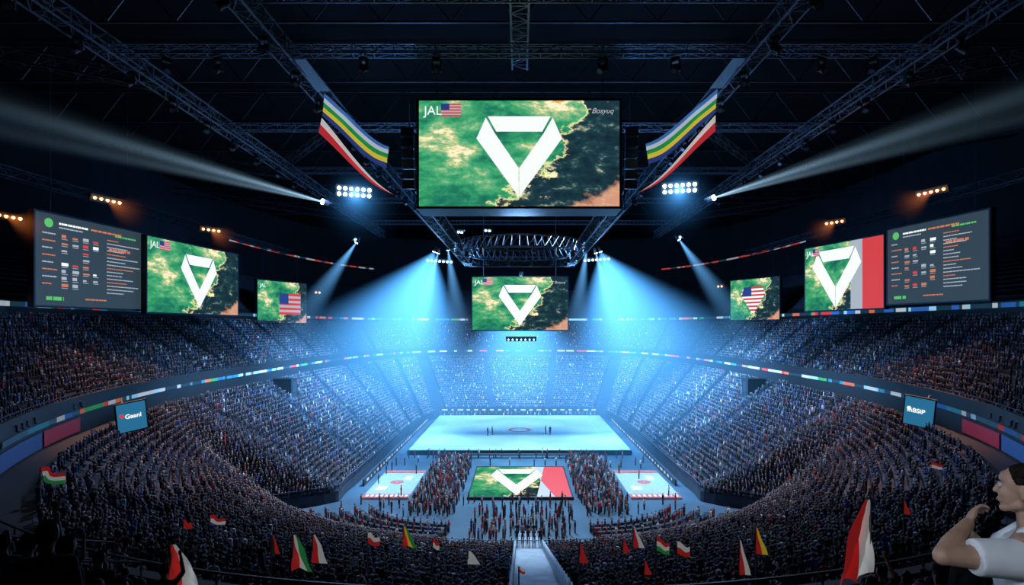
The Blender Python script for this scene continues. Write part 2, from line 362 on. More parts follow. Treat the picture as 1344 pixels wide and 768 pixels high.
# ------------------------------------------------------------------ trusses
def truss(label,p0,p1,w=1.5,h=1.6,bay=2.2,r=.075,m='steel'):
    p0=Vector(p0); p1=Vector(p1); d=p1-p0; L=d.length; u=d.normalized(); up=Vector((0,0,1)); up=(up-u*up.dot(u)).normalized(); sd=u.cross(up)
    R=Matrix((u,sd,up)).transposed(); o=thing('roof_truss',label,'truss',p0,R); n=max(2,int(L/bay))
    cor=[(-w/2,0),(w/2,0),(w/2,h),(-w/2,h)]
    for a,b in cor: MB().bar((0,a,b),(L,a,b),r*1.3).build('chord',M[m],o)
    mb=MB()
    for i in range(n):
        x0=L*i/n; x1=L*(i+1)/n
        for k in range(4):
            a=cor[k]; b=cor[(k+1)%4]
            mb.bar((x0,*a),(x0,*b),r*.7)
            if i%2: mb.bar((x0,*a),(x1,*b),r*.7)
            else: mb.bar((x0,*b),(x1,*a),r*.7)
    mb.build('bracing',M[m],o); return o
ZT=51
truss('long outer roof truss running away on the left',(-39.4,18,ZT),(-39.4,165,ZT))
truss('long outer roof truss running away on the right',(39.4,18,ZT),(39.4,165,ZT))
truss('long inner roof truss left of the hanging screen',(-22.8,18,ZT),(-22.8,165,ZT))
truss('long inner roof truss right of the hanging screen',(22.8,18,ZT),(22.8,165,ZT))
truss('short centre roof truss above the largest screen',(0,30,ZT+2),(0,62,ZT+2),1.6,.8,1.2,.1)
for Y,lab in ((47,'cross truss nearest the camera at the top of the view'),(55,'long straight cross truss just above the largest screen'),(76,'cross truss just behind the largest screen'),(97,'cross truss above the round lighting rig'),(120,'cross truss above the smaller central screen'),(145,'farthest cross truss over the court')):
    hw=40 if Y!=47 else 24
    truss(lab,(-hw,Y,ZT+.2 if Y!=47 else ZT+1),(hw,Y,ZT+.2 if Y!=47 else ZT+1),.9,.9,2.,.06)
for sx,sn in ((-1,'left'),(1,'right')):
    for Y in (62,100,140):
        truss(f'{"near" if Y==62 else "middle" if Y==100 else "far"} sloping side truss on the {sn} joining roof and wall',(sx*40,Y,ZT),(sx*80,Y-8,ZT+5),1.2,1.4,2.4,.08,'steeld')
    truss(f'dark catwalk truss along the {sn} wall over the side screens',(sx*66,50,44),(sx*60,150,44),1.2,1.2,2.4,.08,'steeld')
    truss(f'rig truss running back from the {sn} edge of the largest screen',(sx*10.5,61,37.6),(sx*10.5,118,37.6),1.4,2,2.,.08,'steeld')
    truss(f'diagonal truss crossing the roof panel on the {sn} side',(sx*22.8,76,ZT+1.5),(sx*39.4,97,ZT+1.5),.9,.9,2.,.05,'steeld')
truss('rear rig truss joining the two long rig trusses',(-10.5,118,37.6),(10.5,118,37.6),1.4,2,2.,.08,'steeld')
for k,Y in enumerate(range(30,170,14)):
    o=MB()
    for x in range(-70,70,7): o.bar((x,Y,56),(x+3.5,Y,60.5),.08); o.bar((x+3.5,Y,60.5),(x+7,Y,56),.08)
    o.bar((-74,Y,56),(74,Y,56),.14); o.bar((-74,Y,60.5),(74,Y,60.5),.14)
    tag(o.build('roof_girder',M['steeld']),f'dark lattice roof girder under the ceiling, {ORD[k]} going away from the camera','girder')
rg=thing('round_lighting_rig','round dark truss ring hanging under the roof behind the largest screen','rig',(0,105,38.5))
for rr_,z in ((11,0),(11,2),(9.6,0),(9.6,2)):
    mb=MB(); 
    for i in range(48): mb.bar((rr_*math.cos(i*PI/24),rr_*math.sin(i*PI/24),z),(rr_*math.cos((i+1)*PI/24),rr_*math.sin((i+1)*PI/24),z),.1)
    mb.build('ring_tube',M['steeld'],rg)
mb=MB()
for i in range(48):
    a=i*PI/24; b=(i+1)*PI/24; mb.bar((11*math.cos(a),11*math.sin(a),0),(11*math.cos(b),11*math.sin(b),2),.07); mb.bar((11*math.cos(a),11*math.sin(a),0),(9.6*math.cos(a),9.6*math.sin(a),2),.07); mb.bar((9.6*math.cos(a),9.6*math.sin(a),0),(9.6*math.cos(a),9.6*math.sin(a),2),.07)
mb.build('bracing',M['steel'],rg)
for a in (.6,2.5,3.8,5.6): MB().bar((10.3*math.cos(a),10.3*math.sin(a),2),(10.3*math.cos(a),10.3*math.sin(a),13),.05).build('hanging_cable',M['steeld'],rg)
for i in range(14):
    a=2*PI*i/14; x,y=10.3*math.cos(a),10.3*math.sin(a); MB().bar((x,y,0),(x,y,-1.1),.28,8,.38).build('rig_lamp',M['black'],rg)
for sx in (-1,1):
    sn='left' if sx<0 else 'right'
    tag(MB().bar((sx*9,62,48),(sx*9,62,52),.08).build('hoist_cable',M['steel']),f'hoist cable on the {sn} top of the largest screen','cable')
    tag(MB().bar((sx*8,126.5,36),(sx*8,126.5,61),.08).build('hoist_cable',M['steel']),f'hoist cable on the {sn} of the smaller central screen','cable')
    la=thing('line_array_speaker',f'column of black loudspeakers hanging {sn} of the largest screen','speaker',(sx*12.4,64,41))
    for k in range(6):
        MB().box((0,-.15*k,k*1.1),(1.3,1.0,.95),R=Matrix.Rotation(.06*(3-k),3,'X')).build('cabinet',M['steeld'],la)
    MB().bar((0,0,6),(0,0,10.5),.08).build('hoist_cable',M['steel'],la)

# ------------------------------------------------------------------ striped banners hanging from the roof
STR=[(.06,.18,.5),(.6,.68,.78),(.02,.32,.08),(.85,.65,.05),(.03,.06,.25),(.75,.72,.72),(.65,.04,.05)]
def big_banner(label,A,B,Cc,D,E,Ft):
    o=thing('hanging_banner',label,'banner',A); mb=MB(); m=26
    def strip(a0,b0,a1,b1,col,ph,sag):
        vs=[]
        for i in range(m+1):
            u=i/m
            for p,q in ((a0,b0),(a1,b1)):
                w=p.lerp(q,u); w.y+=.5*math.sin(u*9+ph); w.z-=sag*math.sin(PI*u)-.18*math.sin(u*2*PI); vs.append(w-A)
        mb.add(vs,[(2*i,2*i+1,2*i+3,2*i+2) for i in range(m)],col)
    for k in range(5): strip(A.lerp(Ft,k/5),B.lerp(Cc,(k/5)**1.2),A.lerp(Ft,(k+1)/5),B.lerp(Cc,((k+1)/5)**1.2),STR[k],k*.3,.45)
    strip(Ft.lerp(D,.12),E,Ft.lerp(D,.5),E,STR[5],1.2,.6); strip(Ft.lerp(D,.5),E,D,E,STR[6],1.6,.6)
    mb.build('cloth',M['banner'],o,True)
    MB().bar((0,0,0),B-A,.05).build('rope',M['steel'],o)
    MB().bar((0,0,0),(0,0,max(.5,ZT-A.z)),.05).build('hanging_cable',M['steel'],o)
big_banner('striped green, yellow and red banner hanging left of the largest screen',P(426,122,63),P(510,192,60),P(508,222,60),P(416,172,63),P(518,257,60),P(421,150,63))
big_banner('striped green, yellow and red banner hanging right of the largest screen',P(942,116,63),P(848,188,60),P(850,217,60),P(941,170,63),P(837,254,60),P(941,146,63))
for sx,a,b in ((-1,P(392,78,56),P(424,120,62)),(1,P(972,76,56),P(940,116,62))):
    w=Vector((.7,0,0)); mb=MB(); mb.add([a-w,a+w,b+w,b-w],[(0,1,2,3)]); tag(mb.build('truss_blue_light_strip',mat('truss_blue_light',(.1,.2,.36),.7,0,(.03,.08,.16),.5)),f'strip painted as blue light on the {"left" if sx<0 else "right"} inner truss above the banner','cloth')  # stands for blue light on the truss, painted as a glowing strip

# ------------------------------------------------------------------ light fixtures
def aimR(d): return Vector(d).normalized().to_track_quat('-Z','Y').to_matrix()
def beam_mat(name,col,K,k,L,streak=False,t0=1.5):  # volume emission painted into a cone, standing in for beams scattered by haze
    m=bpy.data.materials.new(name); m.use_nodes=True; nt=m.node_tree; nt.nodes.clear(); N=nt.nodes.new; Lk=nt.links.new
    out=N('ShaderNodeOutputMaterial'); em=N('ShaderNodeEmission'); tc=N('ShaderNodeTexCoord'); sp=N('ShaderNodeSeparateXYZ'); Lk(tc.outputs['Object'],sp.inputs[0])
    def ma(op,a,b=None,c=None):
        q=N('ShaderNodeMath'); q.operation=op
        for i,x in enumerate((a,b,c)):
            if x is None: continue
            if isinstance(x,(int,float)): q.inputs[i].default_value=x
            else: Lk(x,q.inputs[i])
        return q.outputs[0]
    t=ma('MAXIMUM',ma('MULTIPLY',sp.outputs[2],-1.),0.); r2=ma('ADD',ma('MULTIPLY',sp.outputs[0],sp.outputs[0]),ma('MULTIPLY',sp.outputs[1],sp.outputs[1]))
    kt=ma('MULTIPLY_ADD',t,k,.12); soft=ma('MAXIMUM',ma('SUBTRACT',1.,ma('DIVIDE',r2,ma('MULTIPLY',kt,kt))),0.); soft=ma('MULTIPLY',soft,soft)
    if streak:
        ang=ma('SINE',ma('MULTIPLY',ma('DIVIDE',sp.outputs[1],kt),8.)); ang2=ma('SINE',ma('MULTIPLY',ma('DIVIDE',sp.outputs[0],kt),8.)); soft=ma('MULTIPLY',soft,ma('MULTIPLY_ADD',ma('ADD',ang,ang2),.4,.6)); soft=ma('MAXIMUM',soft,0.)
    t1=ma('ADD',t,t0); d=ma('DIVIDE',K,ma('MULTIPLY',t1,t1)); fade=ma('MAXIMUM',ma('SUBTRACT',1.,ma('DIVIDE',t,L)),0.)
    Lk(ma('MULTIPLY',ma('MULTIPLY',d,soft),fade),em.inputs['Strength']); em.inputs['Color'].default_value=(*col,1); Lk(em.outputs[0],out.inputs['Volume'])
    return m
def beam_mesh(k,L,m):
    mb=MB(); mb.bar((0,0,0),(0,0,-L),.12,24,k*L+.12); return mb.mesh('emissive_beam_cone',m)
def lamp_bank(label,loc,aim,rows,cols,sp,r,lm,beam=None):
    R=aimR(Vector(aim)-Vector(loc)); o=thing('lamp_bank',label,'light',loc,R)
    MB().box((0,0,.3),(cols*sp+.2,rows*sp+.2,.35)).build('housing',M['black'],o)
    for i in range(cols):
        for j in range(rows):
            x=(i-(cols-1)/2)*sp; y=(j-(rows-1)/2)*sp
            MB().bar((x,y,.12),(x,y,-.08),r*.7,10,r).build('lamp',M[lm],o)
    MB().bar((-cols*sp*.3,0,.4),(-cols*sp*.3,0,1.4),.05).bar((cols*sp*.3,0,.4),(cols*sp*.3,0,1.4),.05).build('bracket',M['steeld'],o)
    if beam: link(beam,'emissive_beam_cone',o)
    return o
halo=beam_mesh(.6,12,beam_mat('bank_glow_emission',(.08,.4,1.),9.,.6,12)); haloa=beam_mesh(.5,6,beam_mat('amber_glow_emission',(1.,.25,.06),2.4,.5,6))  # short emissive cones painting the glow around the lamp banks
lamp_bank('bright blue-white lamp bank left of the largest screen',P(465,252,84),(-8,40,25),2,6,.85,.28,'lens_w',halo)
lamp_bank('bright blue-white lamp bank right of the largest screen',P(892,247,84),(10,40,25),2,6,.85,.28,'lens_w',halo)
for px,py,Y,lab in ((141,263,78,'amber lamp bank above the leftmost screen'),(277,302,95,'amber lamp bank above the second screen from the left'),(8,284,72,'amber lamp bank cut by the left edge'),(1222,252,78,'amber lamp bank above the rightmost screen'),(1095,292,95,'amber lamp bank above the red banded screen'),(417,384,150,'tiny amber lamp bank beside the small left screen'),(945,376,150,'tiny amber lamp bank beside the small right screen')):
    lamp_bank(lab,P(px,py,Y),(0,60,15),1,(5 if Y<90 else 4 if Y<140 else 2),.85,.2,'lens_a',haloa if Y<140 else None)
for px,py,lab in ((577,343,'row of lamps left of the smaller central screen'),(783,341,'row of lamps right of the smaller central screen'),(684,446,'small row of lamps under the smaller central screen')):
    lamp_bank(lab,P(px,py,128),(0,100,0),1,7,.95,.28 if py<400 else .18,'lens_b')
for px,py,Y,lab in ((468,315,110,'lone blue lamp on the left outer truss'),(891,312,110,'lone blue lamp on the right outer truss'),(604,305,112,'blue lamp cluster on the left rim of the round rig'),(640,303,114,'blue lamp left of centre on the round rig')):
    lamp_bank(lab,P(px,py,Y),(0,100,0),1,2,.8,.25,'lens_b')
bw=beam_mesh(.08,48,beam_mat('white_beam_emission',(.42,.72,1.),66.,.08,48,True))
def spot_fixture(label,loc,d,beam,lens='lens_big',s=1.):
    o=thing('spotlight',label,'light',loc,aimR(d))
    MB().bar((0,0,.9*s),(0,0,-.1*s),.35*s,16,.45*s).build('head',M['black'],o); MB().bar((0,0,-.1*s),(0,0,-.16*s),.38*s,16).build('lens',M[lens],o)
    MB().box((-.5*s,0,.5*s),(.08,.3*s,1.1*s)).box((.5*s,0,.5*s),(.08,.3*s,1.1*s)).box((0,0,1.1*s),(1.1*s,.3*s,.1)).build('yoke',M['steeld'],o)
    if beam: link(beam,'emissive_beam_cone',o)
    return o
a=P(424,265,80); b=P(0,150,50); spot_fixture('white spotlight under the left outer truss throwing a long beam left',a,b-a,bw)
a=P(936,260,80); b=P(1344,132,50); spot_fixture('white spotlight under the right outer truss throwing a long beam right',a,b-a,bw)
bb=beam_mesh(.2,34,beam_mat('blue_beam_emission',(.14,.48,1.),26.,.2,34))
wide=beam_mesh(.95,48,beam_mat('wide_haze_emission',(.09,.42,1.),120.,.95,48,False,9.))  # self-glowing volume painted as spread-out blue haze
beams=[(575,332,118,(-8,0,-30),'left of the round rig, steep beam',bb),(570,330,118,(-12,0,-30),'left of the round rig, added, wide haze glow leaning outward',wide),(588,328,122,(4,4,-30),'left of the round rig, beam leaning inward',bb),(782,332,118,(8,0,-30),'right of the round rig, steep beam',bb),(788,330,118,(12,0,-30),'right of the round rig, added, wide haze glow leaning outward',wide),(770,328,122,(-4,4,-30),'right of the round rig, beam leaning inward',bb),(468,318,110,(-14,-4,-22),'on the left outer truss',bb),(891,314,110,(14,-4,-22),'on the right outer truss',bb),(684,362,150,(0,2,-30),'added behind the smaller central screen, wide haze glow straight down',wide)]  # spotlights with the wide cone are added only to carry painted haze
for px,py,Y,d,lab,bm_ in beams: spot_fixture('blue spotlight '+lab,P(px,py,Y),d,bm_,'lens_w',.9)
mh=thing('stage_light','x','light',(0,0,0),None,'moving-head stage lights clamped under the trusses')
MB().box((0,0,-.12),(.6,.5,.24)).build('base',M['black'],mh)
MB().box((-.32,0,-.6),(.07,.25,.8)).box((.32,0,-.6),(.07,.25,.8)).box((0,0,-.24),(.7,.25,.06)).build('yoke',M['steeld'],mh)
MB().bar((0,.25,-.55),(0,-.35,-1.05),.2,12,.27).build('head',M['black'],mh)
MB().bar((0,-.35,-1.05),(0,-.38,-1.08),.2,12).build('lens',M['steel'],mh)
first=True
def place_head(p,rz,label,s=1.3):
    global first
    mw=Matrix.Translation(p)@Matrix.Rotation(rz,4,'Z')@Matrix.Scale(s,4)
    if first: mh.matrix_world=mw; mh['label']=label; first=False
    else: dup(mh,mw,label)
for x,nm in ((-39.4,'left outer truss'),(39.4,'right outer truss'),(-22.8,'left inner truss'),(22.8,'right inner truss')):
    for i,Y in enumerate(range(44,120,7)): place_head((x,Y,ZT-.1),random.uniform(-1,1),f'black stage light under the {nm}, {ORD[i]} from the camera end')
for i,x in enumerate((-34,-29,-15,-8,8,15,29,34)): place_head((x,55,ZT-.1),random.uniform(-1,1),f'black stage light under the long cross truss, {ORD[i]} from the left')

# ------------------------------------------------------------------ arena floor
ct=thing('court_platform','raised pale blue court platform at the far end of the floor','platform',(0,134,0))
MB().box((0,0,.5),(43.6,44,1)).build('deck',M['court'],ct)
MB().box((0,-22.1,.45),(44,.2,.9)).build('front_skirt',M['desk'],ct)
mk=MB()
def ringm(mb,r0_,r1_,z,cx=0,cy=0,n=48):
    vs=[]; 
    for i in range(n):
        a=2*PI*i/n; vs+=[(cx+r0_*math.cos(a),cy+r0_*math.sin(a),z),(cx+r1_*math.cos(a),cy+r1_*math.sin(a),z)]
    mb.add(vs,[(2*i,2*i+1,(2*i+3)%(2*n),(2*i+2)%(2*n)) for i in range(n)])
ringm(mk,6.7,6.95,1.02); ringm(mk,3.7,3.95,1.02)
for x in (-18,18): mk.box((x,0,1.01),(.18,38,.02))
for y in (-19,19): mk.box((0,y,1.01),(36,.18,.02))
mk.box((0,0,1.01),(.18,38,.02)); mk.build('court_marking',M['mark'],ct)
lg=MB(); ringm(lg,1.9,2.7,1.03); lg.build('centre_emblem',M['red'],ct)
for x0,x1,lab in ((-23,-16.2,'left blue floor mat with red edge print'),(16.2,23.6,'right blue floor mat with red edge print')):
    o=thing('floor_mat',lab,'mat',((x0+x1)/2,83,0)); w=x1-x0
    MB().box((0,8,.12),(w,16,.24)).build('mat_pad',M['mat_b'],o); MB().box((0,.9,.27),(w,1.8,.05)).box((0,15.0,.27),(w,1.4,.05)).build('mat_print',M['red'],o)
    a=MB()
    for k in range(9): a.box((-w/2+.6+k*w/9.5,.9,.31),(.4,.9,.03))
    a.box((-w*.25,5,.26),(1.6,2.2,.03)); a.box((w*.2,11,.26),(1.2,2.6,.03)); a.build('mat_lettering',M['lett'],o); a=MB(); ringm(a,.2,1.1,.26,0,8.5,12); a.build('mat_emblem',M['red'],o)
tb=thing('scorer_table','long dark table in front of the raised court','table',(0,109.5,0))
MB().box((0,0,.75),(22,1,.06)).build('tabletop',M['desk'],tb)
for x in (-10,-5,0,5,10): MB().box((x,0,.36),(.1,.8,.72)).build('leg',M['steeld'],tb)
bd=thing('court_board','dark LED board behind the far edge of the raised court','board',(0,160.5,0)); MB().box((0,0,1.3),(46,.3,2.6)).build('board_body',M['desk'],bd)
a=MB()
for k in range(20): a.box((-21+k*2.2,-.18,1.9),(random.uniform(.5,1.6),.05,.4))
a.build('board_lettering',M['gry_e'],bd)
for sx,sn in ((-1,'left'),(1,'right')):
    bd=thing('side_board',f'long dark advertising board along the {sn} side of the court','board',(sx*24.6,90,0)); MB().box((0,34,.5),(.25,68,1)).build('board_body',M['desk'],bd)
    a=MB()
    for k in range(30): a.box((-sx*.16,2+k*2.2,.6),(.04,random.uniform(.4,1.5),.4))
    a.build('board_lettering',M['gry_e'],bd)
    for j in range(5):
        r=13+j*2.0; cx,cy=sx*7.,78.5; mb=MB(); fr=MB(); n=14
        ang=[(-1.45+ i/n*1.15) for i in range(n+1)]
        for i in range(n):
            q=[]
            for rr_,t in ((r,ang[i]),(r+.7,ang[i]),(r+.7,ang[i+1]),(r,ang[i+1])): q.append((cx+sx*rr_*math.cos(t)*.95, cy+rr_*math.sin(t)*.62))
            for z0,z1 in ((.72,.78),): mb.add([(x,y,z0) for x,y in q]+[(x,y,z1) for x,y in q],[(4,5,6,7),(0,1,5,4),(1,2,6,5),(2,3,7,6),(3,0,4,7)])
            fr.add([(q[1][0],q[1][1],0),(q[2][0],q[2][1],0),(q[2][0],q[2][1],.72),(q[1][0],q[1][1],.72)],[(0,1,2,3)])
        o=thing('press_desk',f'curved black desk row on the {sn} floor, {ORD[j]} counted outward from the court','desk',(0,0,0)); mb.build('desktop',M['steeld'],o); fr.build('front_panel',M['desk'],o)
wk=thing('walkway','pale stepped walkway through the near stand at the bottom centre','walkway',(1,60,0))
st=MB(); wls=[MB(),MB()]
for k in range(28):
    y1=CY-float(rA1(np.array([-PI/2]))[0])*(1-k/28)-72*(k/28); y0=CY-float(rA1(np.array([-PI/2]))[0])*(1-(k+1)/28)-72*((k+1)/28); z=Z1[0]+(Z1[1]-Z1[0])*k/28
    st.box((0,(y0+y1)/2-60,z+.06),(2.7,y1-y0,.14))
    for x,wl in zip((-1.45,1.45),wls): wl.box((x,(y0+y1)/2-60,z+.5),(.1,y1-y0,1.0))
st.box((0,3.2,.75),(2.7,5.5,1.5)); st.build('steps',M['walk'],wk)
for wl in wls: wl.build('side_wall',M['mat_b'],wk)
for sx,Yp,sn in ((-1,106,'left'),(1,106,'right')):
    x=43.5; o=thing('tunnel_portal',f'dark box shaped stair entrance at the top of the {sn} lower stand','entrance',(sx*x,Yp,float(s1(sx*x,Yp))))
    MB().box((0,0,1.3),(3.4,2.8,2.8)).build('portal_box',M['black'],o); MB().box((-sx*1.73,0,1.1),(.05,1.8,1.9)).build('opening',M['desk'],o); MB().bar((-sx*1.7,-1.4,3.3),(-sx*1.7,1.4,3.3),.05).bar((-sx*1.7,-1.4,2.6),(-sx*1.7,-1.4,3.3),.04).bar((-sx*1.7,1.4,2.6),(-sx*1.7,1.4,3.3),.04).build('rail',M['steel'],o)
for k,(q0,q1) in enumerate(((P(-30,702,12.5),P(150,712,14.6)),(P(-40,735,10.5),P(185,738,12.6)))):
    mb=MB(); n=6; o=thing('stair_rail',f'{"upper" if k==0 else "lower"} thin steel handrail at the bottom left corner','railing',q0)
    for i in range(n+1):
        p=q0.lerp(q1,i/n)-q0; w=p+q0; MB().bar((p.x,p.y,s2(w.x,w.y)-q0.z),p,.02,6).build('post',M['steel'],o)
    MB().bar((0,0,0),q1-q0,.028,6).build('handrail',M['steel'],o); MB().bar((0,0,-.45),q1-q0-Vector((0,0,.45)),.018,6).build('lower_rail',M['steel'],o)

# ------------------------------------------------------------------ seats -> spectators
def seats(ra,rb,Z,spacing,aisles,tier,occ=.97,kmax=99):
    out=[]; ths=np.linspace(-PI,PI,1441); n=Z[2]
    for k in range(min(n,kmax)):
        for sub in (.5,.28,.78):
            s=(k+sub)/n; A=ra(ths); B=rb(ths); r=A*(1-s)+B*s; dep=(B-A)/n
            x=r*np.cos(ths); y=CY+r*np.sin(ths); L=np.concatenate([[0],np.cumsum(np.hypot(np.diff(x),np.diff(y)))])
            q=np.arange(rng.uniform(0,.5),L[-1],spacing)+0.; q=q+rng.uniform(-.1,.1,len(q)); t=np.interp(q,L,ths); rr=np.interp(q,L,r); dd=np.interp(q,L,dep)
            ok = (dd<=1.1) if sub==.5 else (dd>1.1)
            ok &= rng.random(len(q))<occ
            for ta,w in aisles: ok &= ~((np.abs(rr*np.sin(t-ta))<w)&(np.cos(t-ta)>0))
            rr=rr+rng.uniform(-.16,.16,len(q))*np.clip(dd,.3,1.)
            X=rr*np.cos(t); Y=CY+rr*np.sin(t)
            if tier==1: ok &= ~((X>-.75)&(X<2.75)&(Y<CY))
            X=X[ok];Y=Y[ok]
            out.append(np.stack([X,Y,np.full(len(X),Z[0]+(Z[1]-Z[0])*k/n),np.full(len(X),tier)],1))
    return np.concatenate(out)
al1=[(math.atan2(75,s*8.2),.9) for s in(-1,1)]+[(math.atan2(75,s*24.3),2.2) for s in(-1,1)]
for Yq in (97,110,123,136,149,84):
    for s in (-1,1): al1.append((math.atan2(Yq-CY,s*26),.85))
for d in (35,50,65,78): 
    for s in (-1,1): al1.append((-PI/2+s*math.radians(90-d),.6))
al2=[(math.radians(d),.8) for d in range(-170,190,9)]
SE=np.concatenate([seats(rA1,rB1,Z1,.49,al1,1,.95),seats(rA2,rB2,Z2,.52,al2,2,kmax=18)])
px=CX+F*SE[:,0]/np.maximum(SE[:,1],.1); py=HY-F*(SE[:,2]+1.1-H)/np.maximum(SE[:,1],.1); Yv=SE[:,1]
keep=(Yv>4)&(px>-140)&(px<1484)&(py<860)
keep&=~((SE[:,3]==2)&(Yv<22)&(px>185)&(px<1130)); keep&=np.hypot(SE[:,0],Yv)>5.5
keep&=~((np.abs(SE[:,0]-2)<2.6)&(Yv<6))
for sx in (-1,1):
    keep&=~((np.abs(SE[:,0]-sx*43.5)<2.3)&(np.abs(Yv-106)<1.9))
SE=SE[keep]; px=px[keep]; py=py[keep]
hx,hy,hz=SE[:,0],SE[:,1],SE[:,2]+1.2; hid=np.zeros(len(SE),bool)
for f in np.linspace(.05,.97,80):
    x=hx*f;y=hy*f;z=H+(hz-H)*f; t=np.arctan2(y-CY,x); r=np.hypot(x,y-CY); d=r-rA2(t)
    hid |= (SE[:,3]==1)&(np.abs(d)<.8)&(z<18.3)
hid |= (SE[:,3]==1)&(np.hypot(SE[:,0],SE[:,1]-CY)>rA2(np.arctan2(SE[:,1]-CY,SE[:,0]))-.5)
buf=np.full((768,1344),-1,np.int32); Ys=np.maximum(SE[:,1],1.)
x0=np.clip((px-.19*F/Ys),0,1344).astype(int); x1=np.clip((px+.19*F/Ys+1),0,1344).astype(int)
y0=np.clip(HY-F*(SE[:,2]+1.3-H)/Ys,0,768).astype(int); y1=np.clip(HY-F*(SE[:,2]+.3-H)/Ys+1,0,768).astype(int)
for i in np.argsort(-np.hypot(SE[:,0],SE[:,1])):
    if hid[i] or x1[i]<=x0[i] or y1[i]<=y0[i]: continue
    buf[y0[i]:y1[i],x0[i]:x1[i]]=i
cnt=np.bincount(buf[buf>=0],minlength=len(SE)); ind=np.argsort(-cnt)[:300]
m_=np.ones(len(SE),bool); m_[ind]=False; rest=SE[m_&~hid]
def figure(kind):
    mb=MB(); dz=0 if kind!='sit' else -.42
    for s in (-1,1):
        hip=(s*.09,0,.9+dz)
        if kind=='sit': kn=(s*.12,.42,.5); an=(s*.11,.44,.09)
        else: kn=(s*.1,.03,.48); an=(s*.11,0,.09)
        mb.caps(hip,kn,.085,.06).caps(kn,an,.058,.042).ball((an[0],an[1]+.07,.05),(.045,.12,.045))
        sh=(s*.18,0,1.41+dz)
        if kind=='up': el=(s*.28,.06,1.6); ha=(s*.22,.12,1.84)
        elif kind=='one' and s>0: el=(s*.27,.1,1.55); ha=(s*.2,.16,1.8)
        elif kind=='sit': el=(s*.24,.08,1.13+dz); ha=(s*.12,.3,1.08+dz)
        else: el=(s*.25,-.02,1.13); ha=(s*.24,.08,.88)
        mb.caps(sh,el,.052,.042).caps(el,ha,.04,.03).ball(Vector(ha)+(Vector(ha)-Vector(el)).normalized()*.07,(.04,.03,.06))
    mb.ball((0,0,.95+dz),(.165,.12,.13)).ball((0,0,1.12+dz),(.145,.1,.16)).ball((0,.005,1.3+dz),(.175,.115,.17)).caps((-.15,0,1.4+dz),(.15,0,1.4+dz),.065,.065)
    mb.caps((0,0,1.42+dz),(0,.01,1.55+dz),.052,.05).ball((0,.01,1.645+dz),(.08,.098,.118)).ball((0,.105,1.63+dz),(.015,.02,.02))
    me=remesh(mb,.02,3,'person_body'); 
    for k in ('shirt','skin','hair','trousers'): me.materials.append(M[k])
    n=len(me.polygons); ce=np.zeros(n*3); me.polygons.foreach_get('center',ce); ce=ce.reshape(-1,3); x,y,z=ce[:,0],ce[:,1],ce[:,2]-dz
    mi=np.zeros(n,int); mi[z<.93]=3
    mi[(z>1.49)&(np.abs(x)<.12)]=1; mi[(z>1.58)&(y<.03)&(np.abs(x)<.12)]=2; mi[(z>1.70)&(y<.09)&(np.abs(x)<.12)]=2
    if kind in('up','one'): mi[(z>1.52)&(np.abs(x)>.13)]=1
    if kind in('stand','one'): mi[(np.abs(x)>.2)&(z<1.2)&(z>.7)]=1
    if kind=='sit': mi[(z>1.02)&(z<1.2)&(y>.16)]=1
    me.polygons.foreach_set('material_index',mi); me.update(); return me
FIG={k:figure(k) for k in('stand','sit','up','one')}
COLS=[('black',(.012,.015,.022)),('navy',(.015,.03,.08)),('grey',(.11,.12,.14)),('white',(.5,.55,.6)),('red',(.35,.03,.03)),('blue',(.04,.1,.3)),('olive',(.05,.05,.035))]
CW=[.42,.3,.13,.04,.03,.06,.02]; CWF=[.14,.16,.18,.2,.24,.08,0.]
POSE={'stand':'standing','sit':'sitting','up':'standing with both arms raised','one':'standing with one arm raised'}
def person(x,y,z,rz,kind,ci,label,group=None,s=1.):
    o=link(FIG[kind],'person'); o.location=(x,y,z); o.rotation_euler=(0,0,rz); o.scale=(s,s,s); o.color=(*COLS[ci][1],1); return tag(o,label,'person',group)
for i in ind:
    x,y,z,t=SE[i]; ci=int(rng.choice(7,p=CW)); kind=random.choices(('sit','stand','up','one'),(.66,.26,.02,.06))[0]
    side='left' if px[i]<420 else 'right' if px[i]>940 else 'middle'; tn='lower' if t==1 else 'upper'
    lab=f'spectator in {COLS[ci][0]} top {POSE[kind]} in the near {side} {tn} stand'
    person(x,y,z,math.atan2(x,(100-y))+random.uniform(-.3,.3),kind,ci,lab,lab.replace('spectator','spectators').replace(' top',' tops'),random.uniform(.92,1.0))
